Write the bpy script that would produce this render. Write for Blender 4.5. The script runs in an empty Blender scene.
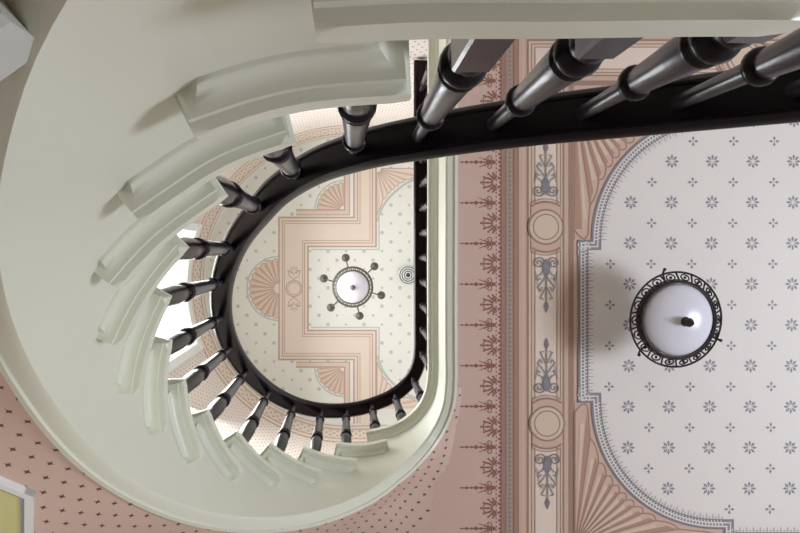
import bpy, bmesh, math, random
from mathutils import Vector, Matrix
random.seed(4)
S = bpy.context.scene
COL = S.collection

# ---------------------------------------------------------------- camera, world, light, exposure
ZC = 1.5                      # lens height above the hall floor; every Z below is metres above the lens
VP, F = (348.0, 247.0), 600.0 # where vertical lines meet in the picture, focal length in pixels
def _norm(v): return Vector(v).normalized()
_z = _norm(((VP[0]-400)/F, (VP[1]-266.5)/F, 1.0))
_x = Vector((1, 0, 0)); _x = (_x - _z*_x.dot(_z)).normalized()
_y = _z.cross(_x)
def at(px, py, Z):
    """point of the plane Z metres above the lens that the pixel looks at"""
    c = Vector(((px-400)/F, (py-266.5)/F, 1.0))
    d = Vector((_x.dot(c), _y.dot(c), _z.dot(c)))
    return (d.x/d.z*Z, d.y/d.z*Z)
cd = bpy.data.cameras.new('camera'); cam = bpy.data.objects.new('camera', cd); COL.objects.link(cam)
R = (_x[0], _y[0], _z[0]); D = (_x[1], _y[1], _z[1]); W = (_x[2], _y[2], _z[2])
cam.matrix_world = Matrix(((R[0], -D[0], -W[0], 0), (R[1], -D[1], -W[1], 0), (R[2], -D[2], -W[2], ZC), (0, 0, 0, 1)))
cd.sensor_width = 36; cd.lens = F/800*36; cd.clip_start = 0.01
S.camera = cam
wd = bpy.data.worlds.new('daylight'); S.world = wd; wd.use_nodes = True
bg = wd.node_tree.nodes['Background']; bg.inputs[0].default_value = (1.0, 0.98, 0.93, 1); bg.inputs[1].default_value = 0.38
S.view_settings.view_transform = 'Standard'; S.view_settings.look = 'None'
S.view_settings.gamma = 1; S.view_settings.use_curve_mapping = False
S.view_settings.exposure = -0.08
def area(name, loc, target, sx, sy, power, col):
    l = bpy.data.lights.new(name, 'AREA'); l.shape = 'RECTANGLE'; l.size = sx; l.size_y = sy
    l.energy = power; l.color = col
    o = bpy.data.objects.new(name, l); COL.objects.link(o); o.location = loc
    o.rotation_euler = (Vector(target)-Vector(loc)).to_track_quat('-Z', 'Y').to_euler(); return o
area('landing_window_light', (2.7, 0.9, ZC+4.3), (-0.6, 0.3, ZC+4.5), 2.2, 2.0, 36, (0.93, 0.97, 1.0))
area('stair_window_light', (-1.25, 0.45, ZC+4.2), (0.6, 0.4, ZC+3.4), 1.5, 1.7, 105, (0.95, 0.98, 1.0))
area('hall_window_light', (3.6, 0.5, ZC-0.1), (0.5, 0.1, ZC+1.6), 0.8, 1.1, 92, (0.84, 0.89, 1.0))
area('hall_blue_fill', (0.6, -3.2, ZC+0.2), (0.2, 0.2, ZC+1.2), 1.2, 1.4, 15, (0.40, 0.42, 1.0))  # added bluish fill for the baluster sheen and string face; no door seen
area('under_stair_fill', (-0.35, 1.25, ZC-0.5), (-0.72, 0.66, ZC+1.1), 0.5, 0.5, 1.1, (1.0, 0.97, 0.86)).data.spread = math.radians(62)  # added fill that lifts the dark lower-left soffit; no window stands here

# ---------------------------------------------------------------- helpers
def lin(r, g, b):
    f = lambda c: c/255/12.92 if c/255 <= 0.04045 else ((c/255+0.055)/1.055)**2.4
    return (f(r), f(g), f(b), 1)
def mat(name, col, rough=0.5, metal=0.0, noise=0.0, nscale=6.0, coat=0.0, spec=0.5, emit=0.0):
    m = bpy.data.materials.new(name); m.use_nodes = True
    nt = m.node_tree; p = nt.nodes['Principled BSDF']
    p.inputs['Base Color'].default_value = col; p.inputs['Roughness'].default_value = rough
    p.inputs['Metallic'].default_value = metal; p.inputs['Coat Weight'].default_value = coat
    p.inputs['Specular IOR Level'].default_value = spec
    if emit:
        p.inputs['Emission Color'].default_value = col; p.inputs['Emission Strength'].default_value = emit
    if noise:
        tc = nt.nodes.new('ShaderNodeTexCoord'); n = nt.nodes.new('ShaderNodeTexNoise')
        n.inputs['Scale'].default_value = nscale; n.inputs['Detail'].default_value = 6
        nt.links.new(tc.outputs['Object'], n.inputs['Vector'])
        mx = nt.nodes.new('ShaderNodeMix'); mx.data_type = 'RGBA'
        mx.inputs['A'].default_value = tuple(c*(1-noise) for c in col[:3])+(1,)
        mx.inputs['B'].default_value = tuple(min(1, c*(1+noise)) for c in col[:3])+(1,)
        nt.links.new(n.outputs['Fac'], mx.inputs['Factor']); nt.links.new(mx.outputs['Result'], p.inputs['Base Color'])
    return m
def paper(name, base, star, cu, cv, rot=0.0, au=0.3, av=0.3):
    """wallpaper: half-drop repeat of small pointed stars on a plain ground, in the surface's own metres (UV)"""
    m = mat(name, base, 0.7); nt = m.node_tree; p = nt.nodes['Principled BSDF']
    uv = nt.nodes.new('ShaderNodeUVMap'); mp = nt.nodes.new('ShaderNodeMapping')
    mp.inputs['Rotation'].default_value = (0, 0, rot)
    nt.links.new(uv.outputs[0], mp.inputs[0])
    sc = nt.nodes.new('ShaderNodeVectorMath'); sc.operation = 'DIVIDE'; sc.inputs[1].default_value = (cu, cv, 1)
    nt.links.new(mp.outputs[0], sc.inputs[0])
    def M(op, a, b=None):
        n = nt.nodes.new('ShaderNodeMath'); n.operation = op
        for i, v in enumerate((a, b)):
            if v is None: continue
            if isinstance(v, (int, float)): n.inputs[i].default_value = v
            else: nt.links.new(v, n.inputs[i])
        return n.outputs[0]
    sp = nt.nodes.new('ShaderNodeSeparateXYZ'); nt.links.new(sc.outputs[0], sp.inputs[0])
    ds = []
    for o in (0.0, 0.5):
        ax = []
        for c, s, k in ((0, cu, au), (1, cv, av)):
            v = M('ABSOLUTE', M('SUBTRACT', M('FRACT', M('ADD', sp.outputs[c], 40+o)), 0.5))
            ax.append(M('SQRT', M('DIVIDE', v, k)))
        ds.append(M('ADD', ax[0], ax[1]))
    d = M('MINIMUM', ds[0], ds[1])
    mask = M('LESS_THAN', d, 1.0)
    mx = nt.nodes.new('ShaderNodeMix'); mx.data_type = 'RGBA'
    mx.inputs['A'].default_value = base; mx.inputs['B'].default_value = star
    nt.links.new(mask, mx.inputs['Factor']); nt.links.new(mx.outputs['Result'], p.inputs['Base Color'])
    return m
def link(name, bm, m, parent=None, smooth=False):
    me = bpy.data.meshes.new(name)
    bmesh.ops.recalc_face_normals(bm, faces=bm.faces)
    bm.to_mesh(me); bm.free()
    for x in (m if isinstance(m, (list, tuple)) else [m]): me.materials.append(x)
    if smooth:
        for p in me.polygons: p.use_smooth = True
    o = bpy.data.objects.new(name, me); COL.objects.link(o)
    if parent: o.parent = parent
    return o
def tag(o, label, cat, group=None):
    o['label'] = label; o['category'] = cat
    if group: o['group'] = group
    return o
def structure(o): o['kind'] = 'structure'; return o
def thing(name, label, cat, loc=(0, 0, 0)):
    o = bpy.data.objects.new(name, None); COL.objects.link(o); o.location = loc; o.empty_display_size = 0.05
    return tag(o, label, cat)
def auto_smooth(o, deg=35):
    me = o.data
    for p in me.polygons: p.use_smooth = True
    me.set_sharp_from_angle(angle=math.radians(deg))
    return o
def add_box(bm, c, s, rz=0.0, taper=1.0):
    vs = []
    for k in (-1, 1):
        t = taper if k > 0 else 1
        for a, b in ((-1, -1), (1, -1), (1, 1), (-1, 1)):
            x, y = a*s[0]/2*t, b*s[1]/2*t
            vs.append(bm.verts.new((c[0]+x*math.cos(rz)-y*math.sin(rz), c[1]+x*math.sin(rz)+y*math.cos(rz), c[2]+k*s[2]/2)))
    for f in ((3, 2, 1, 0), (4, 5, 6, 7), (0, 1, 5, 4), (1, 2, 6, 5), (2, 3, 7, 6), (3, 0, 4, 7)):
        bm.faces.new([vs[i] for i in f])
def add_lathe(bm, prof, n=20, c=(0, 0, 0)):
    rings = []
    for r, z in prof:
        rings.append([bm.verts.new((c[0]+max(r, 1e-5)*math.cos(2*math.pi*i/n), c[1]+max(r, 1e-5)*math.sin(2*math.pi*i/n), c[2]+z)) for i in range(n)])
    for a, b in zip(rings, rings[1:]):
        for i in range(n): bm.faces.new((a[i], a[(i+1) % n], b[(i+1) % n], b[i]))
    if tuple(prof[0]) != tuple(prof[-1]): bm.faces.new(rings[0][::-1]); bm.faces.new(rings[-1])
def add_tube(bm, pts, r, n=8, closed=False):
    pts = [Vector(p) for p in pts]; rings = []; m = len(pts)
    up = None
    for i, p in enumerate(pts):
        a = pts[(i-1) % m] if (closed or i) else p
        b = pts[(i+1) % m] if (closed or i < m-1) else p
        t = (b-a).normalized()
        if up is None:
            up = Vector((0, 0, 1)) if abs(t.z) < 0.9 else Vector((1, 0, 0))
        u = (up - t*up.dot(t)).normalized(); up = u; v = t.cross(u)
        rr = r[i] if isinstance(r, (list, tuple)) else r
        rings.append([bm.verts.new(p+(u*math.cos(2*math.pi*k/n)+v*math.sin(2*math.pi*k/n))*rr) for k in range(n)])
    rng = range(m if closed else m-1)
    for i in rng:
        a, b = rings[i], rings[(i+1) % m]
        for k in range(n): bm.faces.new((a[k], a[(k+1) % n], b[(k+1) % n], b[k]))
    if not closed: bm.faces.new(rings[0][::-1]); bm.faces.new(rings[-1])
def lerp_table(tab, s):
    if s <= tab[0][0]:
        (a, b), (c, d) = tab[0], tab[1]; return b+(d-b)*(s-a)/(c-a)
    for (a, b), (c, d) in zip(tab, tab[1:]):
        if s <= c: return b+(d-b)*(s-a)/(c-a)
    return tab[-1][1]
def smooth_table(tab, s, w=0.06):
    return sum(lerp_table(tab, s+w*k/3) for k in range(-3, 4))/7
def sst(a, b, x):
    t = max(0, min(1, (x-a)/(b-a))); return t*t*(3-2*t)

# ---------------------------------------------------------------- the plan of the stairwell (nosing line)
WC, WR = (0.05, 0.36), 0.50
_P = [(3.4, -.158), (2.5, -.158), (1.9, -.158), (1.3, -.158), (.8, -.161), (.5, -.161), (.3, -.160), (.15, -.154), (.03, -.149), (-.06, -.137), (-.15, -.105)]
_P += [(WC[0]+WR*math.cos(math.radians(-122-12.4*k)), WC[1]+WR*math.sin(math.radians(-122-12.4*k))) for k in range(13)]
_P += [(.14, .848), (.215, .826), (.28, .788), (.33, .735), (.36, .67), (.371, .59), (.371, .45), (.37, .2), (.37, -.2), (.37, -.7), (.37, -1.07)]
def catmull(P, n=16):
    Q = [Vector(p) for p in P]; Q = [2*Q[0]-Q[1]]+Q+[2*Q[-1]-Q[-2]]; out = []
    for i in range(1, len(Q)-2):
        p0, p1, p2, p3 = Q[i-1:i+3]
        t0 = 0; t1 = (p1-p0).length**.5; t2 = t1+(p2-p1).length**.5; t3 = t2+(p3-p2).length**.5
        for k in range(n):
            t = t1+(t2-t1)*k/n
            A1 = p0*((t1-t)/(t1-t0))+p1*((t-t0)/(t1-t0)); A2 = p1*((t2-t)/(t2-t1))+p2*((t-t1)/(t2-t1)); A3 = p2*((t3-t)/(t3-t2))+p3*((t-t2)/(t3-t2))
            B1 = A1*((t2-t)/(t2-t0))+A2*((t-t0)/(t2-t0)); B2 = A2*((t3-t)/(t3-t1))+A3*((t-t1)/(t3-t1))
            out.append(B1*((t2-t)/(t2-t1))+B2*((t-t1)/(t2-t1)))
    return out+[Q[-2]]
K = catmull(_P)
SS = [0.0]
for a, b in zip(K, K[1:]): SS.append(SS[-1]+(b-a).length)
_i0 = min(range(len(K)), key=lambda i: abs(K[i].x-.347)+(10 if K[i].y > 0 else 0))
SS = [s-SS[_i0] for s in SS]; S_END = SS[-1]
def plan(s, off=0.0):
    """point of the nosing line at arc length s, pushed off metres away from the well"""
    s = max(SS[0], min(S_END, s)); lo, hi = 0, len(SS)-1
    while hi-lo > 1:
        m = (lo+hi)//2
        if SS[m] <= s: lo = m
        else: hi = m
    t = (s-SS[lo])/(SS[hi]-SS[lo]); p = K[lo].lerp(K[hi], t)
    def tan(i): return (K[min(i+1, len(K)-1)]-K[max(i-1, 0)]).normalized()
    d = tan(lo).lerp(tan(hi), t).normalized()
    return p+Vector((d.y, -d.x))*(off)
# outward is to the right of travel when Y runs down the picture
if (plan(1.0, .1)-Vector(WC)).length < (plan(1.0)-Vector(WC)).length:
    _pl = plan
    def plan(s, off=0.0): return _pl(s, -off)

RISE = 0.18
FRONT = {-1: -.87, 0: -.285, 1: .017, 2: .283}
for k in range(3, 15): FRONT[k] = .415+.1353*(k-3)
def tread_z(i): return .418+RISE*(i-1)-(.014 if i <= 1 else 0)                   # underside of the tread board
FLOOR2 = tread_z(14); CEIL1 = 2.53; CEIL2 = 6.0
STRING_LOW = [(-1.3, -.92), (0, -.05), (.30, .14), (.486, .372), (.537, .415), (.586, .470), (.65, .545), (.786, .738), (.855, .834), (.918, .929), (1.0, 1.046), (1.077, 1.149),
              (1.177, 1.28), (1.305, 1.456), (1.432, 1.619), (1.568, 1.802), (1.673, 1.927), (1.764, 2.044), (1.888, 2.19), (2.009, 2.343), (2.15, 2.50), (2.25, 2.515), (4.5, 2.515)]
RAIL_Z = [(-.6, .515), (-.258, .757), (-.199, .795), (-.099, .868), (.047, .969), (.16, 1.047), (.252, 1.125), (.355, 1.26), (.45, 1.44), (.555, 1.62), (.696, 1.89),
          (.891, 2.2), (1.023, 2.39), (1.173, 2.6), (1.296, 2.77), (1.445, 2.94), (1.545, 3.04), (1.686, 3.18), (1.824, 3.31), (1.976, 3.4), (2.1, 3.435), (2.3, 3.445), (4.5, 3.445)]
def low_z(s): return smooth_table(STRING_LOW, s, .08)-.014*(1-sst(1.7, 2.2, s))
def rail_z(s): return smooth_table(RAIL_Z, s, .09)

# ---------------------------------------------------------------- materials
M_CREAM = mat('cream_gloss_paint', lin(218, 221, 205), .38, noise=.025, nscale=3)
M_WOOD = mat('black_stained_wood', (.006, .003, .006, 1), .3, noise=.2, nscale=30, spec=.2)
M_BAL = mat('dark_turned_wood', (.020, .016, .026, 1), .34, noise=.25, nscale=60, coat=.1)
M_BRONZE = mat('dark_bronze', (.05, .040, .042, 1), .42, .65, noise=.3, nscale=50)
M_OPAL = mat('opal_glass', lin(216, 216, 226), .24, noise=.02, nscale=5)
M_WHITE = mat('white_paint', lin(226, 230, 228), .4)
M_GREYP = mat('grey_paint', lin(150, 152, 156), .45)
M_FLOOR = mat('oak_floor', lin(150, 120, 92), .45, noise=.2, nscale=8)
M_PAPER1 = paper('star_wallpaper_hall', lin(207, 181, 168), lin(96, 66, 58), .034, .105, .62, .30, .13)
M_PAPER2 = paper('star_wallpaper_landing', lin(222, 214, 206), lin(150, 116, 108), .052, .085, 0, .28, .2)
M_GLASSY = mat('yellow_green_pane', lin(206, 205, 138), .15)
M_DAY = mat('daylight_pane', (1.0, 1.0, .97, 1), .3, emit=1.6)
PINK = mat('ceiling_pink', lin(208, 180, 168), .75, noise=.035, nscale=4)
PINK2 = mat('ceiling_salmon', lin(206, 176, 160), .75, noise=.03, nscale=5)
TAN = mat('ceiling_tan', lin(214, 194, 174), .75, noise=.03, nscale=5)
BROWN = mat('ceiling_brown', lin(160, 130, 116), .75)
RUST = mat('ceiling_rust_ornament', lin(142, 96, 88), .75)
GREY = mat('ceiling_grey_ornament', lin(140, 140, 146), .6)
DGREY = mat('ceiling_slate_ornament', lin(126, 122, 128), .55)
OLIVE = mat('ceiling_stone_band', lin(172, 154, 142), .75, noise=.05, nscale=60)
FIELD = mat('ceiling_field', lin(224, 219, 214), .7, noise=.012, nscale=3)
LIGHTM = mat('ceiling_highlight', lin(228, 212, 198), .75)
FRINGE = mat('ceiling_fringe', lin(184, 180, 180), .7)
STONE = mat('ceiling_stone_ornament', lin(148, 134, 126), .7)
SHADE = mat('ceiling_fan_shade', lin(178, 142, 124), .75)
FIELDU = mat('landing_ceiling_field', lin(226, 228, 222), .7)
DOTU = mat('landing_ceiling_dot', lin(186, 194, 190), .7)
BANDU = mat('landing_ceiling_band', lin(224, 211, 198), .7)
LINEU = mat('landing_ceiling_line', lin(186, 160, 146), .7)
FANU = mat('landing_ceiling_fan', lin(216, 198, 184), .7)
FANS = mat('landing_ceiling_fan_shade', lin(196, 172, 156), .7)
PAINTS = [PINK, PINK2, TAN, BROWN, RUST, GREY, DGREY, OLIVE, FIELD, LIGHTM, SHADE, FIELDU, DOTU, BANDU, LINEU, FANU, FANS, FRINGE, STONE]

# ---------------------------------------------------------------- painted ceilings (ornament is part of the ceiling's own mesh)
class Paint:
    def __init__(self, Z): self.bm = bmesh.new(); self.Z = Z; self.c = 0   # c keeps overlapping strokes of one coat apart
    def v(self, p, k):
        x, y = at(p[0], p[1], self.Z); return self.bm.verts.new((x, y, ZC+self.Z-.0004*k-self.c*6e-7))
    def poly(self, pts, m, k):
        self.c = (self.c+1) % 500
        try: f = self.bm.faces.new([self.v(p, k) for p in pts])
        except ValueError: return
        f.material_index = PAINTS.index(m)
    def rect(self, x0, y0, x1, y1, m, k): self.poly([(x0, y0), (x1, y0), (x1, y1), (x0, y1)], m, k)
    def frame(self, x0, y0, x1, y1, w, m, k): self.stroke([(x0, y0), (x1, y0), (x1, y1), (x0, y1)], w, m, k, True)
    def stroke(self, pts, w, m, k, closed=False, shift=0.0):
        self.c = (self.c+1) % 500
        n = len(pts); P = [Vector(p) for p in pts]; L = []; Rr = []
        for i in range(n):
            a = P[(i-1) % n] if (closed or i) else None
            b = P[(i+1) % n] if (closed or i < n-1) else None
            d1 = (P[i]-a).normalized() if a is not None else None
            d2 = (b-P[i]).normalized() if b is not None else None
            if d1 is None: d1 = d2
            if d2 is None: d2 = d1
            t = d1+d2
            t = t.normalized() if t.length > 1e-6 else d2
            nn = Vector((-t.y, t.x)); c = max(.35, nn.dot(Vector((-d2.y, d2.x))))
            ww = (w[i] if isinstance(w, (list, tuple)) else w)/2
            L.append(P[i]+nn*((shift+ww)/c)); Rr.append(P[i]+nn*((shift-ww)/c))
        vl = [self.v(p, k) for p in L]; vr = [self.v(p, k) for p in Rr]
        for i in range(n if closed else n-1):
            j = (i+1) % n
            try: self.bm.faces.new((vl[i], vl[j], vr[j], vr[i])).material_index = PAINTS.index(m)
            except ValueError: pass
    def disk(self, c, r, m, k, n=28, a0=0, a1=360):
        pts = [(c[0]+r*math.cos(math.radians(a0+(a1-a0)*i/n)), c[1]+r*math.sin(math.radians(a0+(a1-a0)*i/n))) for i in range(n if a1-a0 >= 360 else n+1)]
        self.poly(pts, m, k)
    def ring(self, c, r, w, m, k, n=32, a0=0, a1=360):
        full = a1-a0 >= 360
        self.stroke([(c[0]+r*math.cos(math.radians(a0+(a1-a0)*i/n)), c[1]+r*math.sin(math.radians(a0+(a1-a0)*i/n))) for i in range(n if full else n+1)], w, m, k, full)
    def flower(self, c, r, n, m, k, fat=.30, inner=.22):
        for j in range(n):
            a = 2*math.pi*j/n
            q = lambda rr, da: (c[0]+rr*math.cos(a+da), c[1]+rr*math.sin(a+da))
            self.poly([q(r*inner, 0), q(r*.68, -fat), q(r, 0), q(r*.68, fat)], m, k)
    def spiral(self, c, r, s, m, k, w=1.0, turns=1.6, start=90):
        pts = []
        for i in range(26):
            t = i/25; a = math.radians(start)+s*turns*2*math.pi*t; rr = r*(1-.85*t)
            pts.append((c[0]+rr*math.cos(a), c[1]+rr*math.sin(a)))
        self.stroke(pts, w, m, k)
    def fan(self, c, r0, rad, a0, a1, n, light, dark, edge, k, scallop=True, lw=1.0):
        """a shell of n flutes spreading from c; rad(angle) is its reach"""
        da = (a1-a0)/n
        P = lambda r, a: (c[0]+r*math.cos(math.radians(a)), c[1]+r*math.sin(math.radians(a)))
        for j in range(n):
            b0, b1 = a0+da*j, a0+da*(j+1); out = []
            for i in range(7):
                a = b0+(b1-b0)*i/6; rr = rad(a); sc = (math.sin(math.pi*i/6)*.06-.06) if scallop else 0
                out.append(P(rr*(1+sc), a))
            self.poly([P(r0, b1), P(r0, b0)]+out, light, k)
            m0 = b0+da*.62
            self.poly([P(r0, b0+da*.9), P(r0, m0)]+[P(rad(a)*(.93 if scallop else 1), a) for a in (m0, b0+da*.8, b0+da*.97)], dark, k+1)
            self.stroke([P(r0, b0), P(rad(b0)*.94, b0)], lw, edge, k+2)
            self.stroke(out, lw, edge, k+2)

def hall_ceiling():
    A = Paint(CEIL1)
    B = 541; T = 90
    x_left = 449
    A.poly([(1300, -420), (1300, 1150), (390, 1150), (398, 494), (425, 472), (444, 440), (x_left, 400), (x_left, -420)], PINK, 0)
    def nest(x, m, k): d = 577-x; A.rect(x, T-d, 1250, B+d, m, k)
    def line(x, w, m, k): d = 577-x; A.frame(x, T-d, 1250, B+d, w, m, k)
    # dense scroll strip and anthemion frieze pointing away from the room's middle
    nest(490, PINK, 1)
    line(503.5, 4, BROWN, 3); nest(505.5, OLIVE, 4); line(506, 1, BROWN, 5); line(513.2, 1, RUST, 5)
    nest(513.5, BROWN, 6); line(516, 1.2, SHADE, 7); nest(518.7, PINK2, 8); line(523, .8, TAN, 9)
    nest(526.5, BROWN, 10); nest(528.5, TAN, 11); line(531.3, 1.0, BROWN, 12); nest(534.2, LIGHTM, 13); line(534.6, 1.0, SHADE, 14)
    nest(556.5, TAN, 15); line(556.5, 1.0, SHADE, 16); line(560, 1.0, BROWN, 16); nest(562.5, PINK2, 17); line(563, 1.5, BROWN, 18)
    nest(568, BROWN, 19); nest(573, PINK2, 20)
    # pattern of the grey band
    y = -40.0
    while y < 700:
        A.poly([(507.5, y), (509.5, y-1.8), (511.5, y), (509.5, y+1.8)], STONE, 6.5); y += 4.6
    # anthemion frieze
    yy = 182.5-40.7*6
    j = 0
    while yy < 720:
        if yy > -70:
            for t in range(-3, 4):       # palmette
                a = math.radians(180+t*24); r = 15-abs(t)*1.7; c = (496, yy)
                q = lambda rr, da=0: (c[0]+rr*math.cos(a+da), c[1]+rr*math.sin(a+da))
                A.stroke([q(3), q(r*.55, .12*(1 if t > 0 else -1 if t < 0 else 0)), q(r)], [1.0, 2.0, .8], RUST, 2)
                A.disk(q(r), 1.1, RUST, 2, 8)
            A.ring((487.5, yy), 4.6, .9, RUST, 2.3, 14)
            y2 = yy+20.35                # spike with beads
            A.stroke([(496, y2), (470, y2), (459, y2)], [1.6, 1.1, .5], RUST, 2)
            for xx, rr in ((462, 1.0), (466.5, 1.5), (471.5, 1.2), (476, 2.0), (481, 1.5)):
                A.disk((xx, y2), rr, RUST, 2.2, 8)
            for s in (-1, 1):
                A.spiral((489, y2+s*4.2), 4.0, s, RUST, 2.1, .9, 1.3, 180)
                A.stroke([(495, y2+s*1), (485, y2+s*2.5), (478.5, y2+s*5)], [1.3, 1.0, .5], RUST, 2)
                A.spiral((495, yy+s*6.4), 3.4, -s, RUST, 2.1, .9, 1.3, 0)
            for t in range(10):
                A.disk((499.3+(t % 2)*1.0, yy-20.35+t*4.07), 1.35, RUST, 2.6, 7)
                A.disk((496.2, yy-18.3+t*4.07), .9, RUST, 2.6, 6)
        yy += 40.7
    A.stroke([(501.0, -60), (501.0, 700)], 1.0, RUST, 2.9); A.stroke([(455.5, -300), (455.5, 388)], 1.2, OLIVE, 1.5)
    # roundels and painted sprigs along the side panel
    def sprig(cx, y0, s):
        """scrolls at y0, leafy stem running s*44 px away"""
        for h in (-1, 1):
            A.spiral((cx+h*7.2, y0), 6.0, h*s, DGREY, 23, 1.1, 1.7, 0 if h < 0 else 180)
            A.stroke([(cx+h*1.2, y0+s*4), (cx+h*5, y0+s*11), (cx+h*9, y0+s*13), (cx+h*8.5, y0+s*17), (cx+h*5.5, y0+s*15)], 1.0, GREY, 23)
            A.stroke([(cx+h*1, y0+s*14), (cx+h*5, y0+s*20), (cx+h*8.6, y0+s*24), (cx+h*6, y0+s*28), (cx+h*4, y0+s*24)], 1.0, GREY, 23)
            A.stroke([(cx+h*.8, y0+s*24), (cx+h*4, y0+s*31), (cx+h*6, y0+s*35), (cx+h*2.6, y0+s*36)], .9, DGREY, 23)
            A.stroke([(cx+h*1.5, y0-s*2), (cx+h*3.2, y0+s*4), (cx+h*1.0, y0+s*12)], 1.6, DGREY, 23)
            A.stroke([(cx+h*11, y0+s*8), (cx+h*8.5, y0+s*22)], .7, GREY, 23)
        A.stroke([(cx, y0-s*3), (cx, y0+s*47)], 1.1, DGREY, 23)
        A.poly([(cx, y0+s*50), (cx-2.4, y0+s*43), (cx, y0+s*37), (cx+2.4, y0+s*43)], DGREY, 23)
        A.poly([(cx-3.6, y0+s*8), (cx, y0-s*5), (cx+3.6, y0+s*8), (cx, y0+s*16)], GREY, 22.8)
    def roundel(cx, cy, horiz=False):
        A.disk((cx, cy), 22, PINK2, 20) if horiz else A.rect(cx-14.6, cy-24, cx+14.6, cy+24, PINK2, 20)
        for c0 in ((0, 180) if not horiz else (-90, 90)):
            A.ring((cx, cy), 25, 2.0, BROWN, 21, 20, c0+55, c0+125); A.ring((cx, cy), 28, 1, SHADE, 21, 20, c0+60, c0+120)
        A.disk((cx, cy), 18.0, BROWN, 22); A.disk((cx, cy), 16.2, TAN, 22.4); A.ring((cx, cy), 12.6, 1.2, BROWN, 22.8); A.disk((cx, cy), 12, TAN, 22.6)
    for k, cy in enumerate((227, 423, 619)):
        cx = 545.3+k*1.2
        roundel(cx, cy)
        if k < 2: sprig(cx+.5, cy+36, 1)
        sprig(cx-.5 if k else cx, cy-36, -1)
    roundel(742, 58, True); roundel(935, 58, True)
    A.rect(577, 101, 1200, 541, PINK2, 24)
    # cream field with rounded corners
    arc = lambda cy, a0, a1: [(716+126*math.cos(math.radians(a0+(a1-a0)*i/36)), cy+126*math.sin(math.radians(a0+(a1-a0)*i/36))) for i in range(37)]
    path = [(1180, 541), (722, 541), (722, 528)]+arc(402, 90, 180)+[(577, 402), (577, 240)]+arc(240, 180, 270)+[(722, 114), (722, 101), (1180, 101)]
    for (c, ang, cyy, sg) in (((574, 543), (270, 360), 402, 1), ((574, 99), (0, 90), 240, -1)):
        A.rect(574, min(c[1], cyy), 722, max(c[1], cyy), PINK2, 24.5)
        def reach(a, c=c, cyy=cyy):
            dx, dy = math.cos(math.radians(a)), math.sin(math.radians(a))
            ex, ey = c[0]-716, c[1]-cyy; b = ex*dx+ey*dy; q = ex*ex+ey*ey-129**2
            return min(-b-math.sqrt(max(b*b-q, 0)), 142/max(abs(dx), 1e-3), 140/max(abs(dy), 1e-3))
        A.fan(c, 5, reach, ang[0], ang[1], 11, LIGHTM if 0 else PINK2, SHADE, BROWN, 25, True, 1.3)
        for t in range(11):
            a = ang[0]+90*(t+.42)/11; r = reach(a)
            A.stroke([(c[0]+rr*math.cos(math.radians(a)), c[1]+rr*math.sin(math.radians(a))) for rr in (r*.25, r*.6, r*.86)], [1.0, 2.6, 4.2], TAN, 27.5)
    A.poly(path+[(1180, 320)], FIELD, 30)
    A.stroke(path, 9.5, GREY, 31, False, 5.0); A.stroke(path, 1.4, DGREY, 32, False, .7)
    A.stroke(path, 1.3, FIELD, 33, False, 3.0); A.stroke(path, 1.2, FIELD, 33, False, 6.6); A.stroke(path, .9, DGREY, 33, False, 9.6)
    # key teeth and fringe along the border
    dist = 0.0; nxt = 0.0
    for a, b in zip(path, path[1:]):
        a, b = Vector(a), Vector(b); L = (b-a).length
        if L < 1e-6: continue
        d = (b-a)/L; n = Vector((-d.y, d.x))
        while nxt < dist+L:
            p = a+d*(nxt-dist)
            if p.x < 900:
                A.stroke([p+n*3.2, p+n*6.4], 1.2, FIELD, 34)
                A.stroke([p+n*7.2+d*1.2, p+n*9.0+d*1.2], 1.1, FIELD, 34)
                ln = 15.5 if int(nxt/3.4) % 2 else 13
                A.stroke([p+n*9.8, p+n*(ln-1), p+n*ln], [1.5, 1.1, .5], FRINGE, 33)
            nxt += 3.4
        dist += L
    # powdered flowers of the field
    for i in range(-1, 13):
        for j in range(-3, 10):
            for (ox, oy, big) in ((629.5, 202.5, 1), (610, 223.2, 0)):
                x, y = ox+40.4*i-.012*(oy+40.7*j-202), oy+40.7*j
                if x < 604 or x > 1100 or y < 118 or y > 524: continue
                if x < 716:
                    c = 402 if y > 402 else 240 if y < 240 else None
                    if c and math.hypot(x-716, y-c) > 107: continue
                if big: A.flower((x, y), 7.2, 8, GREY, 31, .30, .16)
                else: A.flower((x, y), 5.2, 4, GREY, 31, .42, .1)
    o = link('ceiling', A.bm, PAINTS); return structure(o)

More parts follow.
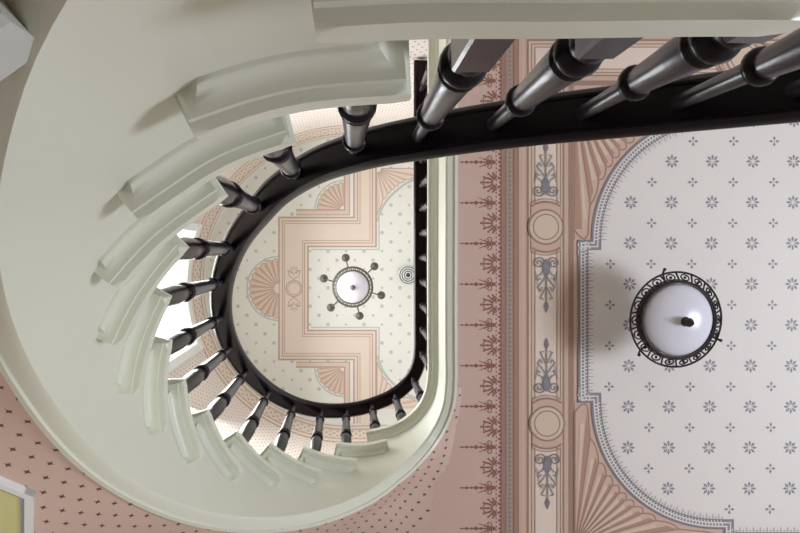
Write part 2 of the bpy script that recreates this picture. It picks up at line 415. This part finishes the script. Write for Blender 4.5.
def landing_ceiling():
    A = Paint(CEIL2)
    A.rect(170, 40, 560, 480, FIELDU, 0)
    # powdered dots
    for i in range(-12, 24):
        for j in range(-12, 16):
            x = 310+18.0*i+(9 if j % 2 else 0); y = 251+9.2*j
            if 200 < x < 480 and 110 < y < 430: A.flower((x, y), 2.3 if (i+j//2) % 2 else 1.6, 6, DOTU, 1, .5, 0)
    cy = 288.5
    # stepped band: an upright panel with arms, mirrored about the lamp's axis
    def both(f):
        for s in (-1, 1): f(lambda x, y, s=s: (x, cy+s*y))
    band = [(279, -71), (279, 71), (354, 71), (354, 180), (376, 180), (376, 42), (308, 42), (308, -42), (376, -42), (376, -180), (354, -180), (354, -71)]
    A.poly([(x, cy+y) for x, y in band], BANDU, 3)
    def lines(m):
        for pts, w in (([(279, 0), (279, 71), (354, 71), (354, 180)], 1.6), ([(282.5, 0), (282.5, 67.5), (357.5, 67.5), (357.5, 180)], 1.0), ([(284.5, 0), (284.5, 65), (360, 65), (360, 180)], .7),
                       ([(308, 0), (308, 42), (376, 42), (376, 180)], 1.6), ([(304.5, 0), (304.5, 45.5), (372.5, 45.5), (372.5, 180)], 1.0), ([(302.5, 0), (302.5, 48), (370, 48), (370, 180)], .7)):
            A.stroke([m(*p) for p in pts], w, LINEU, 5)
        A.stroke([m(296, 76), m(347, 76), m(347, 180)], 5, FANU, 2); A.stroke([m(296, 73.6), m(349.5, 73.6), m(349.5, 180)], 1.0, LINEU, 4); A.stroke([m(296, 78.6), m(344.5, 78.6), m(344.5, 180)], 1.4, LINEU, 4)
        A.stroke([m(311, 39), m(379, 39), m(379, 70)], 1.2, DOTU, 2)
    both(lines)
    A.rect(284, cy-1, 303, cy+1, BANDU, 4)
    A.ring((294, cy), 8, 1.0, LINEU, 6, 24); A.ring((294, cy), 6.3, .7, LINEU, 6, 24)
    for s in (-1, 1):
        for h in (-1, 1):
            A.stroke([(294, cy+s*9), (294+h*5, cy+s*13), (294+h*6, cy+s*18), (294+h*2, cy+s*16)], .8, LINEU, 6)
        A.flower((294, cy+s*18), 5, 8, LINEU, 6, .2, .2)
    # shells
    A.fan((279, cy), 5, lambda a: 30, 90, 270, 13, FANU, FANS, LINEU, 4, True, .8); A.disk((279, cy), 5, LIGHTM, 7, 16, 90, 270); A.ring((279, cy), 32, 1.5, DOTU, 2, 24, 90, 270)
    for s in (-1, 1):
        a0, a1 = (90, 180) if s > 0 else (180, 270)
        A.fan((344, cy+s*79), 4, lambda a: 27, a0, a1, 7, FANU, FANS, LINEU, 4, True, .8); A.disk((344, cy+s*79), 4, LIGHTM, 7, 12, a0, a1)
        A.ring((344, cy+s*79), 29, 1.4, DOTU, 2, 16, a0, a1)
        # corner spandrels with concave edge
        c = (377, cy+s*120)
        b0, b1 = (270, 360) if s > 0 else (0, 90)
        def reach(a, s=s):
            dx, dy = math.cos(math.radians(a)), math.sin(math.radians(a)); ex, ey = -52, s*60
            b = ex*dx+ey*dy; q = ex*ex+ey*ey-53**2; r = b*b-q
            return min(62, -b-math.sqrt(r)) if r > 0 and b < 0 else 62
        A.fan(c, 4, reach, b0, b1, 8, BANDU, FANU, LINEU, 4, True, .8)
        arc = [(c[0]+(reach(b0+90*i/12)+3)*math.cos(math.radians(b0+90*i/12)), c[1]+(reach(b0+90*i/12)+3)*math.sin(math.radians(b0+90*i/12))) for i in range(13)]
        A.stroke(arc, 2.4, DOTU, 3)
    return structure(link('ceiling_landing', A.bm, PAINTS))
hall_ceiling(); landing_ceiling()

# ---------------------------------------------------------------- rest of the setting
bm = bmesh.new(); add_box(bm, (.8, .6, -.02), (6.2, 6.4, .04)); structure(link('floor', bm, M_FLOOR))
OUT = 1.43
def wall_mesh(z0, z1, rows, mats, pts, hole=None):
    """strip wall on plan points; rows = [(z_from, z_to, material index)]; hole = (i0, i1, za, zb)"""
    bm = bmesh.new(); uvl = bm.loops.layers.uv.new('UVMap'); d = [0]
    for a, b in zip(pts, pts[1:]): d.append(d[-1]+math.hypot(b[0]-a[0], b[1]-a[1]))
    for za, zb, mi in rows:
        for i in range(len(pts)-1):
            if hole and hole[0] <= i < hole[1] and za >= hole[2]-1e-4 and zb <= hole[3]+1e-4: continue
            q = [(i, za), (i+1, za), (i+1, zb), (i, zb)]
            f = bm.faces.new([bm.verts.new((pts[k][0], pts[k][1], ZC+z)) for k, z in q]); f.material_index = mi
            for l, (k, z) in zip(f.loops, q): l[uvl].uv = (d[k], z)
    bmesh.ops.remove_doubles(bm, verts=bm.verts, dist=1e-4)
    return bm
C0 = (.04, .345)
half = [(2.2, C0[1]-OUT), (1.2, C0[1]-OUT), (.5, C0[1]-OUT)]+[(C0[0]+OUT*math.cos(math.radians(-90-180*i/72)), C0[1]+OUT*math.sin(math.radians(-90-180*i/72))) for i in range(73)]+[(.5, C0[1]+OUT), (1.2, C0[1]+OUT), (2.2, C0[1]+OUT)]
h0, h1 = 3+28, 3+44
za, zb = FLOOR2+.7, 5.28
rows = [(-1.5, FLOOR2, 0), (FLOOR2, za, 0), (za, zb, 0), (zb, 5.4, 0), (5.4, 5.44, 1), (5.44, 5.50, 2), (5.50, 5.53, 1), (5.53, 5.78, 3), (5.78, 5.82, 1), (5.82, 5.9, 2), (5.9, 5.93, 1), (5.93, 6.0, 4)]
M_FRZ = paper('frieze_ornament', lin(220, 210, 198), lin(184, 160, 146), .07, .14, 0, .42, .42)
bm = wall_mesh(0, 6, rows, None, half, (h0, h1, za, zb))
structure(link('wall_stair', bm, [M_PAPER2, LINEU, BANDU, M_FRZ, FIELDU]))
# tall bright window in the curved landing wall
bm = bmesh.new()
arcp = half[h0:h1+1]
def arc_strip(bm, zz0, zz1, r0, r1, i0, i1):
    prev = None
    for i in range(i0, i1+1):
        a = math.radians(-90-180*(i-3)/72); ring = []
        for r, z in ((r0, zz0), (r1, zz0), (r1, zz1), (r0, zz1)):
            ring.append(bm.verts.new((C0[0]+r*math.cos(a), C0[1]+r*math.sin(a), ZC+z)))
        if prev:
            for k in range(4): bm.faces.new((prev[k], prev[(k+1) % 4], ring[(k+1) % 4], ring[k]))
        else: bm.faces.new(ring[::-1])
        prev = ring
    bm.faces.new(prev)
arc_strip(bm, zb-.06, zb+.05, OUT-.03, OUT+.08, h0-1, h1+1); arc_strip(bm, za-.05, za+.05, OUT-.05, OUT+.08, h0-1, h1+1)
arc_strip(bm, (za+zb)/2-.025, (za+zb)/2+.025, OUT+.02, OUT+.07, h0, h1)
for i0 in (h0-1, (h0+h1)//2, h1): arc_strip(bm, za, zb, OUT-.02, OUT+.07, i0, i0+1)
win = structure(link('window_1', bm, M_WHITE))
bm = bmesh.new(); arc_strip(bm, za, zb, OUT+.07, OUT+.08, h0, h1); o = structure(link('window_pane', bm, M_DAY, win))
o.name = 'pane'

# landing floor slab (hidden behind the fascia from below)
bm = bmesh.new()
edge = [plan(FRONT[14]+.035+(S_END-FRONT[14]-.035)*i/60, .02) for i in range(61)]
poly = [(p.x, p.y) for p in edge]+[(2.6, edge[-1].y), (2.6, C0[1]+OUT-.01)]+[(plan(FRONT[14]+.035, .85).x, C0[1]+OUT-.01)]
lo = [bm.verts.new((x, y, ZC+FLOOR2+.004)) for x, y in poly]; hi = [bm.verts.new((x, y, ZC+FLOOR2+.035)) for x, y in poly]
bm.faces.new(lo[::-1]); bm.faces.new(hi)
for i in range(len(lo)): bm.faces.new((lo[i], lo[(i+1) % len(lo)], hi[(i+1) % len(lo)], hi[i]))
structure(link('floor_landing', bm, M_FLOOR))

# ---------------------------------------------------------------- the staircase
stair = thing('staircase', 'cream painted curved staircase with moulded tread ends winding up around the open well', 'staircase', (.05, .36, 0))
def child(name, bm, m, parent):
    o = link(name, bm, m, parent); o.matrix_parent_inverse = Matrix.Translation(-Vector(stair.location)) if parent is stair else Matrix.Identity(4)
    return o
# string: a deep curved fascia with stepped top
bm = bmesh.new()
def string_columns():
    s = -1.2; out = []
    cuts = [FRONT[i]+.035 for i in range(-1, 15)]
    ss = [-1.2+.022*k for k in range(int((S_END+1.2)/.022)+1)]+[S_END]
    return sorted(set([round(x, 4) for x in ss if all(abs(x-c) > .006 for c in cuts)]+[round(c, 4) for c in cuts]))
cols = string_columns()
def top_at(s):
    i = max([k for k in range(-1, 15) if FRONT[k]+.035 <= s+1e-5], default=-2)
    return tread_z(i) if i >= -1 else tread_z(-1)-RISE
IN, TH = .042, .050
def sect(s, top):
    b = low_z(s)
    return [(plan(s, IN+o), z) for o, z in ((0, top), (0, b+.008), (.008, b), (TH-.014, b), (TH-.012, b-.008), (TH, b-.006), (TH, top))]
def bridge(bm, A_, B_):
    va = [bm.verts.new((p.x, p.y, ZC+z)) for p, z in A_]; vb = [bm.verts.new((p.x, p.y, ZC+z)) for p, z in B_]
    for k in range(len(va)): 
        j = (k+1) % len(va); bm.faces.new((va[k], va[j], vb[j], vb[k]))
for a, b in zip(cols, cols[1:]): bridge(bm, sect(a, top_at(a)), sect(b, top_at(a)))
bmesh.ops.remove_doubles(bm, verts=bm.verts, dist=1e-5)
auto_smooth(child('string', bm, M_CREAM, stair), 40)
# papered soffit, running into the hall ceiling at the top
bm = bmesh.new(); uvl = bm.loops.layers.uv.new('UVMap')
ns, no = 170, 44; s0, s1 = -1.1, 2.34; grid = []
def soffit_z(s, off):
    p = plan(s, off); b = low_z(s)+.004
    a = sst(.05, .50, off); k = sst(-.12, .41, p.x)*sst(.05, .24, off)
    w = (1-(1-a)*(1-k))*sst(1.2, 1.9, s)
    return b+(CEIL1+.0015-b)*w+.05*sst(.425, .50, p.x)*sst(.09, .2, off)*sst(1.4, 1.9, s)
for i in range(ns+1):
    s = s0+(s1-s0)*i/ns; row = []
    for j in range(no+1):
        off = IN+TH-.004+(.93-IN-TH)*j/no; p = plan(s, off)
        row.append((bm.verts.new((p.x, p.y, ZC+soffit_z(s, off))), (s*1.5, off), p))
    grid.append(row)
for i in range(ns):
    for j in range(no):
        q = [grid[i][j], grid[i+1][j], grid[i+1][j+1], grid[i][j+1]]
        if s0+(s1-s0)*i/ns > 1.2 and min(v[2].x for v in q) > .60: continue
        f = bm.faces.new([v[0] for v in q])
        for l, v in zip(f.loops, q): l[uvl].uv = v[1]
        f.smooth = True
child('soffit', bm, M_PAPER1, stair)
# treads with their returned nosing, scotia and riser
def prism(bm, pts, z0, z1):
    lo = [bm.verts.new((p[0], p[1], ZC+z0)) for p in pts]; hi = [bm.verts.new((p[0], p[1], ZC+z1)) for p in pts]
    bm.faces.new(lo[::-1]); bm.faces.new(hi); n = len(pts)
    for i in range(n): bm.faces.new((lo[i], lo[(i+1) % n], hi[(i+1) % n], hi[i]))
def sweep(bm, path, prof, z0):
    """profile (e towards the well side, z) swept along a plan path, mitred; e pushes to the left of travel"""
    P = [Vector(p) for p in path]; n = len(P); rings = []
    for i in range(n):
        d1 = (P[i]-P[i-1]).normalized() if i else (P[1]-P[0]).normalized()
        d2 = (P[i+1]-P[i]).normalized() if i < n-1 else d1
        t = (d1+d2).normalized(); nn = Vector((-t.y, t.x)); c = max(.4, nn.dot(Vector((-d2.y, d2.x))))
        rings.append([bm.verts.new((P[i].x+nn.x*SIDE*e/c, P[i].y+nn.y*SIDE*e/c, ZC+z0+z)) for e, z in prof])
    m = len(prof)
    for a, b in zip(rings, rings[1:]):
        for k in range(m): bm.faces.new((a[k], a[(k+1) % m], b[(k+1) % m], b[k]))
    bm.faces.new(rings[0][::-1]); bm.faces.new(rings[-1])
_d = (plan(1.02)-plan(1.0)).normalized(); _n = Vector((-_d.y, _d.x))
SIDE = 1 if _n.dot(plan(1.0)-plan(1.0, .1)) > 0 else -1
COVE = [(-.012, -.026), (.004, -.026), (.007, -.023), (.009, -.018), (.014, -.012), (.021, -.009), (.029, -.009), (.0295, 0), (-.012, 0)]
def arc_pts(a, b, off, n): return [plan(a+(b-a)*i/n, off) for i in range(n+1)]
LAP = .086
for i in range(-1, 15):
    z = tread_z(i); f = FRONT[i]; last = i == 14
    nxt = FRONT[i+1] if i < 14 else None
    b = nxt+LAP if not last else S_END
    n = max(8, int((b-f)/.018))
    inner = arc_pts(f, b, 0, n)
    wide = .86
    if not last:
        back = arc_pts(nxt+.035, b, IN+.008, 5)[::-1]
        outer = arc_pts(f, nxt+.035, wide, 6)[::-1]
    else:
        back = arc_pts(f+.10, b, IN+.05, n)[::-1]; outer = [plan(f+.10, wide), plan(f, wide)]
    pts = [(p.x, p.y) for p in inner+back+outer]
    bm = bmesh.new(); prism(bm, pts, z, z+.034)
    es = [e for e in bm.edges if abs(e.verts[0].co.z-e.verts[1].co.z) < 1e-6 and any((Vector((v.co.x, v.co.y))-p).length < 1e-4 for v in e.verts for p in inner[::max(1, n//8)]+inner) and all(min((Vector((v.co.x, v.co.y))-p).length for p in inner+outer[-1:]) < 1e-4 for v in e.verts)]
    bmesh.ops.bevel(bm, geom=es, offset=.010, segments=3, affect='EDGES', profile=.5)
    t = auto_smooth(child('tread', bm, M_CREAM, stair), 30)
    bm = bmesh.new()
    run = arc_pts(f+.035, (b-.03) if not last else S_END, IN, n)
    path = [plan(f+.035, wide-.02), plan(f+.035, wide*.5)]+run
    if not last: path += [plan(b-.03, IN+.012)]
    sweep(bm, path, COVE, z)
    auto_smooth(child('scotia_moulding', bm, M_CREAM, t), 50)
    bm = bmesh.new()
    rp = [plan(f+.035, IN+.004), plan(f+.035, wide-.01), plan(f+.055, wide-.01), plan(f+.055, IN+.004)]
    prism(bm, [(p.x, p.y) for p in rp], z-RISE+.02, z)
    child('riser', bm, M_CREAM, t)

# ---------------------------------------------------------------- the balustrade
bal = thing('balustrade', 'black handrail on slim turned balusters curving up the cream staircase', 'banister', (.05, .36, ZC))
def bchild(name, bm, m, parent):
    o = link(name, bm, m, parent)
    if parent is bal: o.matrix_parent_inverse = Matrix.Translation(-Vector(bal.location))
    return o
RO = .050
bm = bmesh.new()
PROF = [(-.036, .006), (-.030, 0), (-.026, .0), (-.024, .004), (.024, .004), (.026, 0), (.030, 0), (.037, .006), (.041, .016), (.040, .028), (.033, .035), (.030, .044), (.020, .054), (0, .058), (-.020, .054), (-.030, .044), (-.033, .035), (-.040, .028), (-.041, .016)]
ss = [-.75+.02*k for k in range(int((S_END+.75)/.02)+1)]+[S_END]
prev = None
for s in ss:
    zz = rail_z(s); sl = (rail_z(s+.02)-rail_z(s-.02))/.04; c = math.sqrt(1+sl*sl)
    d = (plan(s+.01)-plan(s-.01)).normalized() if s < S_END-.02 else (plan(S_END-.001)-plan(S_END-.03)).normalized()
    ring = []
    for o_, h in PROF:
        # section stands square to the climbing rail
        p = plan(s, RO+o_); back = -h*sl/c; ring.append(bm.verts.new((p.x+d.x*back, p.y+d.y*back, ZC+zz+h/c)))
    if prev:
        for k in range(len(ring)): bm.faces.new((prev[k], prev[(k+1) % len(ring)], ring[(k+1) % len(ring)], ring[k]))
    else: bm.faces.new(ring[::-1])
    prev = ring
bm.faces.new(prev)
auto_smooth(bchild('handrail', bm, M_WOOD, bal), 40)
LOWR = [(-.6, .23), (-.25, .43), (-.022, .585), (.099, .635), (.222, .675), (.336, .859), (.46, 1.06), (.732, 1.515), (.859, 1.68), (1.014, 1.89), (1.155, 2.075), (1.277, 2.24), (1.423, 2.419), (1.559, 2.58),
        (1.695, 2.75), (1.819, 2.882), (1.948, 3.0), (2.08, 3.03), (4, 3.03)]
UPR = [(-.6, .36), (-.135, .674), (-.024, .752), (.099, .847), (.215, .93), (.324, 1.113), (.455, 1.32), (.577, 1.555), (.737, 1.839), (.868, 2.03), (1.009, 2.213), (1.141, 2.385), (1.277, 2.58), (1.418, 2.73), (1.555, 2.885),
       (1.691, 3.035), (1.814, 3.15), (1.945, 3.245), (2.075, 3.30), (2.2, 3.31), (4, 3.31)]
spots = [-.484, -.368, -.25, -.135, -.022, .099, .217, .330, .456, .577, .735, .865, 1.009, 1.146, 1.277, 1.42, 1.556, 1.692, 1.816, 1.946, 2.072, 2.19]
s = 2.325
while s < S_END-.06: spots.append(s); s += .137
def tread_under(s):
    i = max([k for k in FRONT if FRONT[k] <= s-.012], default=-1); return tread_z(i)+.034
for s in spots:
    p = plan(s, RO); q = plan(s+.01, RO); rz = math.atan2(q.y-p.y, q.x-p.x)
    z0 = tread_under(s); top = rail_z(s)+.006; zl = max(z0+.085, lerp_table(LOWR, s)+.016); zu = lerp_table(UPR, s)
    H = zu-zl
    c = (p.x, p.y, ZC)
    bm = bmesh.new()
    add_lathe(bm, [(.0225, zl+.004), (.0235, zl+.02), (.0225, zl+.05), (.0205, zl+.5*H), (.0175, zu-.012), (.0145, zu+.004), (.0135, zu+.012), (.0120, (zu+top)/2), (.0110, top)], 18, c)
    b = auto_smooth(bchild('baluster', bm, M_BAL, bal), 40)
    if s < .30:
        bm = bmesh.new(); add_box(bm, (p.x, p.y, ZC+(z0+zl-.062)/2), (.042, .042, zl-.062-z0), rz)
        bmesh.ops.bevel(bm, geom=list(bm.edges), offset=.003, segments=1, affect='EDGES'); bchild('base_block', bm, M_BAL, b)
    else:
        bm = bmesh.new(); hb = zl-.055-z0
        add_lathe(bm, [(.0215, z0), (.0215, z0+hb*.25), (.0235, z0+hb*.45), (.0265, z0+hb*.75), (.0255, z0+hb*.9), (.021, z0+hb)], 18, c)
        auto_smooth(bchild('base_vase', bm, M_WOOD, b), 50)
    bm = bmesh.new()
    add_lathe(bm, [(r*1.14, z) for r, z in [(.018, zl-.064), (.0205, zl-.055), (.0175, zl-.046), (.0165, zl-.036), (.0225, zl-.030), (.0245, zl-.022), (.0225, zl-.014), (.0195, zl-.011), (.0195, zl-.006), (.0225, zl-.003), (.0225, zl+.004), (.0195, zl+.010)]], 18, c)
    auto_smooth(bchild('lower_ring', bm, M_WOOD, b), 50)
    bm = bmesh.new()
    add_lathe(bm, [(.0165, zu-.014), (.0215, zu-.011), (.0232, zu-.005), (.0222, zu+.002), (.0170, zu+.006), (.0140, zu+.010)], 18, c)
    auto_smooth(bchild('upper_ring', bm, M_WOOD, b), 50)

# ---------------------------------------------------------------- pendant in the hall
def circle(r, z, n=40, c=(0, 0)): return [(c[0]+r*math.cos(2*math.pi*i/n), c[1]+r*math.sin(2*math.pi*i/n), z) for i in range(n)]
ZLAMP = 2.27; lx, ly = at(678, 320, ZLAMP)
lamp = thing('ceiling_lamp', 'round white glass bowl lamp in a pierced dark bronze gallery on the patterned hall ceiling', 'ceiling lamp', (lx, ly, ZC+CEIL1-.014))
zr = -(CEIL1-ZLAMP)+.014
def put(name, bm, m, parent, smooth=True):
    o = link(name, bm, m, parent)
    if smooth: auto_smooth(o, 45)
    return o
bm = bmesh.new(); add_lathe(bm, [(.034, 0), (.036, -.006), (.03, -.014), (.02, -.035), (.008, -.045), (.008, -.05)], 28); put('ceiling_plate', bm, M_BRONZE, lamp)
bm = bmesh.new(); add_lathe(bm, [(.007, zr+.05), (.007, -.045)], 12); put('stem', bm, M_BRONZE, lamp)
bm = bmesh.new()
RI, RO2 = .150, .190
add_tube(bm, circle(RO2, zr+.014, 56), .0042, 8, True); add_tube(bm, circle(RI+.003, zr-.006, 56), .0055, 8, True); add_tube(bm, circle(RI+.001, zr+.030, 56), .004, 8, True)
for i in range(18):                                   # pierced scrolls
    a = 2*math.pi*i/18
    u, v = Vector((math.cos(a), math.sin(a), 0)), Vector((-math.sin(a), math.cos(a), 0))
    cc = u*((RI+RO2)/2+.001)+Vector((0, 0, zr+.006))
    pts = [cc+u*(.0115*math.cos(t*2*math.pi/12))+v*(.017*math.sin(t*2*math.pi/12))+Vector((0, 0, .009*math.cos(t*2*math.pi/12))) for t in range(12)]
    add_tube(bm, pts, .0030, 6, True)
    a2 = a+math.pi/18; u2, v2 = Vector((math.cos(a2), math.sin(a2), 0)), Vector((-math.sin(a2), math.cos(a2), 0))
    add_tube(bm, [u2*(RI+.003)+Vector((0, 0, zr-.003)), u2*(RI+.013)+v2*.004+Vector((0, 0, zr+.006)), u2*(RO2-.004)-v2*.004+Vector((0, 0, zr+.012)), u2*(RO2+.001)+Vector((0, 0, zr+.014))], .0038, 6)
    add_lathe(bm, [(.001, -.006), (.005, -.003), (.006, 0), (.005, .003), (.001, .006)], 8, tuple(cc+v*.0))
add_lathe(bm, [(RI-.004, zr+.034), (RI+.010, zr+.030), (RI+.012, zr+.020), (RI+.004, zr-.008), (RI-.003, zr-.008), (RI-.004, zr+.034)], 48)
put('gallery', bm, M_BRONZE, lamp)
for px, py in ((665, 271), (639, 355), (724, 341)):
    a = math.atan2(py-320, px-678); u = Vector((math.cos(a), math.sin(a), 0)); bm = bmesh.new()
    add_tube(bm, [u*RI+Vector((0, 0, zr+.03)), u*(RO2)+Vector((0, 0, zr+.03)), u*(RO2+.012)+Vector((0, 0, zr+.018)), u*(RO2+.018)+Vector((0, 0, zr+.008))], [.004, .004, .0045, .007], 8)
    put('bracket', bm, M_BRONZE, lamp)
for k in range(3):
    a = 2*math.pi*(k+.4)/3; u = Vector((math.cos(a), math.sin(a), 0)); bm = bmesh.new()
    add_tube(bm, [u*RI+Vector((0, 0, zr+.028)), u*.05+Vector((0, 0, zr+.13)), u*.012+Vector((0, 0, -.05))], .003, 6); put('chain', bm, M_BRONZE, lamp)
bm = bmesh.new()
add_lathe(bm, [(.001, zr-.052)]+[(.1455*math.sin(math.radians(t)), zr+.010-.062*math.cos(math.radians(t))) for t in range(8, 91, 7)]+[(.137, zr+.016)], 48); put('glass_bowl', bm, M_OPAL, lamp)
bm = bmesh.new(); add_lathe(bm, [(r, z+.022) for r, z in [(.018, zr-.072), (.019, zr-.078), (.011, zr-.083), (.015, zr-.092), (.018, zr-.103), (.013, zr-.114), (.006, zr-.122), (.004, zr-.130), (.001, zr-.136)]], 20); put('finial', bm, M_BRONZE, lamp)

# ---------------------------------------------------------------- chandelier over the well
ZL = 5.25; cx, cyy = at(352.7, 287, ZL)
ch = thing('chandelier', 'six armed bronze chandelier with white bowl hanging from the landing ceiling', 'chandelier', (cx, cyy, ZC+CEIL2-.004))
zl = -(CEIL2-ZL)+.004
M_BR2 = mat('aged_bronze', (.13, .125, .11, 1), .45, .5, noise=.3, nscale=40)
bm = bmesh.new(); add_lathe(bm, [(.06, 0), (.065, -.01), (.03, -.035), (.01, -.05)], 24); put('ceiling_plate', bm, M_BR2, ch)
bm = bmesh.new(); add_lathe(bm, [(.008, zl+.02), (.008, -.045)], 10); put('stem', bm, M_BR2, ch)
bm = bmesh.new()
add_tube(bm, circle(.172, zl, 48), .009, 8, True); add_tube(bm, circle(.143, zl-.012, 48), .008, 8, True)
for i in range(28):
    a = 2*math.pi*i/28; u = Vector((math.cos(a), math.sin(a), 0)); v = Vector((-u.y, u.x, 0)); cc = u*.158+Vector((0, 0, zl-.006))
    add_tube(bm, [cc+u*.011*math.cos(t*math.pi/4)+v*.012*math.sin(t*math.pi/4) for t in range(8)], .0042, 5, True)
put('ring', bm, M_BR2, ch)
bm = bmesh.new(); add_lathe(bm, [(.001, zl-.075)]+[(.140*math.sin(math.radians(t)), zl-.008-.066*math.cos(math.radians(t))) for t in range(8, 91, 8)]+[(.13, zl)], 40); put('glass_bowl', bm, M_OPAL, ch)
bm = bmesh.new(); add_lathe(bm, [(.018, zl-.072), (.022, zl-.082), (.012, zl-.095), (.016, zl-.105), (.001, zl-.12)], 16); put('finial', bm, M_BR2, ch)
for k in range(6):
    a = math.radians(16.7+60*k); u = Vector((math.cos(a), math.sin(a), 0)); r = .262
    bm = bmesh.new(); add_tube(bm, [u*.17+Vector((0, 0, zl)), u*.20+Vector((0, 0, zl-.025)), u*.24+Vector((0, 0, zl-.02)), u*r+Vector((0, 0, zl+.01))], .006, 7)
    arm = put('arm', bm, M_BR2, ch)
    bm = bmesh.new(); add_lathe(bm, [(.004, zl-.03), (.012, zl-.02), (.018, zl-.008), (.033, zl+.004), (.036, zl+.012), (.020, zl+.016), (.014, zl+.06)], 16, (u.x*r, u.y*r, 0)); put('candle_cup', bm, M_BR2, arm)
    bm = bmesh.new(); add_lathe(bm, [(.012, zl+.055), (.022, zl+.075), (.024, zl+.095), (.012, zl+.125), (.001, zl+.14)], 12, (u.x*r, u.y*r, 0)); put('bulb', bm, M_OPAL, arm)

# ---------------------------------------------------------------- round ceiling vent beside it
vx, vy = at(408, 275, CEIL2)
vent = thing('ceiling_vent', 'small round ceiling vent of concentric dark rings beside the chandelier', 'vent', (vx, vy, ZC+CEIL2-.002))
M_VENTD = mat('vent_shadow_gap', lin(70, 72, 72), .6)
bm = bmesh.new(); add_lathe(bm, [(.098, 0), (.100, -.006), (.092, -.012), (.001, -.012)], 36); put('face', bm, M_VENTD, vent)
for r in (.094, .072, .050, .028):
    bm = bmesh.new(); add_tube(bm, circle(r, -.014, 36), .0068, 8, True); put('louvre_ring', bm, M_WHITE, vent)
bm = bmesh.new(); add_lathe(bm, [(.014, -.008), (.012, -.02), (.001, -.022)], 16); put('hub', bm, M_VENTD, vent)

# ---------------------------------------------------------------- casing of a small opening let into the soffit, and the moulded board near the foot
def soffit_hit(px, py):
    """point of the soffit that the pixel looks at"""
    best = None
    for i in range(0, 200):
        s = .5+1.3*i/200
        for j in range(0, 60):
            off = IN+TH+.8*j/60; p = plan(s, off); z = soffit_z(s, off); q = at(px, py, z)
            d = (p.x-q[0])**2+(p.y-q[1])**2
            if best is None or d < best[0]: best = (d, z)
    z = best[1]; x, y = at(px, py, z); return Vector((x, y, z+ZC))
q0, q1, q2 = soffit_hit(35, 490), soffit_hit(2, 476), soffit_hit(34, 528)
U = (q1-q0).normalized(); V = (q2-q0).normalized(); NN = U.cross(V).normalized()
if NN.z < 0: NN = -NN
def slab(bm, a, u, v, d0, d1):
    lo = [bm.verts.new(p+NN*d0) for p in (a, a+u, a+u+v, a+v)]; hi = [bm.verts.new(p+NN*d1) for p in (a, a+u, a+u+v, a+v)]
    bm.faces.new(lo[::-1]); bm.faces.new(hi)
    for k in range(4): bm.faces.new((lo[k], lo[(k+1) % 4], hi[(k+1) % 4], hi[k]))
bm = bmesh.new(); slab(bm, q0, U*.30, V*.022, -.016, .08); slab(bm, q0, U*.022, V*.40, -.0155, .08)
win2 = structure(link('window_2', bm, M_WHITE))
a2 = q0+U*.021+V*.021; bm = bmesh.new(); slab(bm, a2, U*.28, V*.012, -.0130, .07); slab(bm, a2, U*.012, V*.38, -.0132, .07)
structure(link('inner_casing', bm, M_GREYP, win2))
bm = bmesh.new(); slab(bm, q0+U*.01+V*.01, U*.28, V*.38, -.0105, -.0070); structure(link('pane', bm, M_GLASSY, win2))

A0 = Vector(at(41, 42, .41)); A1 = Vector(at(-40, 99, .41)); d = (A1-A0).normalized(); n = Vector((d.y, -d.x))
if n.y > 0: n = -n
bm = bmesh.new()
prof = [(0, .42), (0, .375), (.004, .370), (.012, .372), (.012, .376), (.018, .376), (.020, .370), (.030, .370), (.034, .378), (.034, .41)]
ra = [bm.verts.new((A0.x+n.x*e, A0.y+n.y*e, ZC+z)) for e, z in prof]; rb = [bm.verts.new((A1.x+n.x*e, A1.y+n.y*e, ZC+z)) for e, z in prof]
bm.faces.new(ra[::-1]); bm.faces.new(rb)
for k in range(len(prof)): bm.faces.new((ra[k], ra[(k+1) % len(prof)], rb[(k+1) % len(prof)], rb[k]))
structure(link('trim_1', bm, mat('trim_paint', lin(192, 194, 186), .5)))
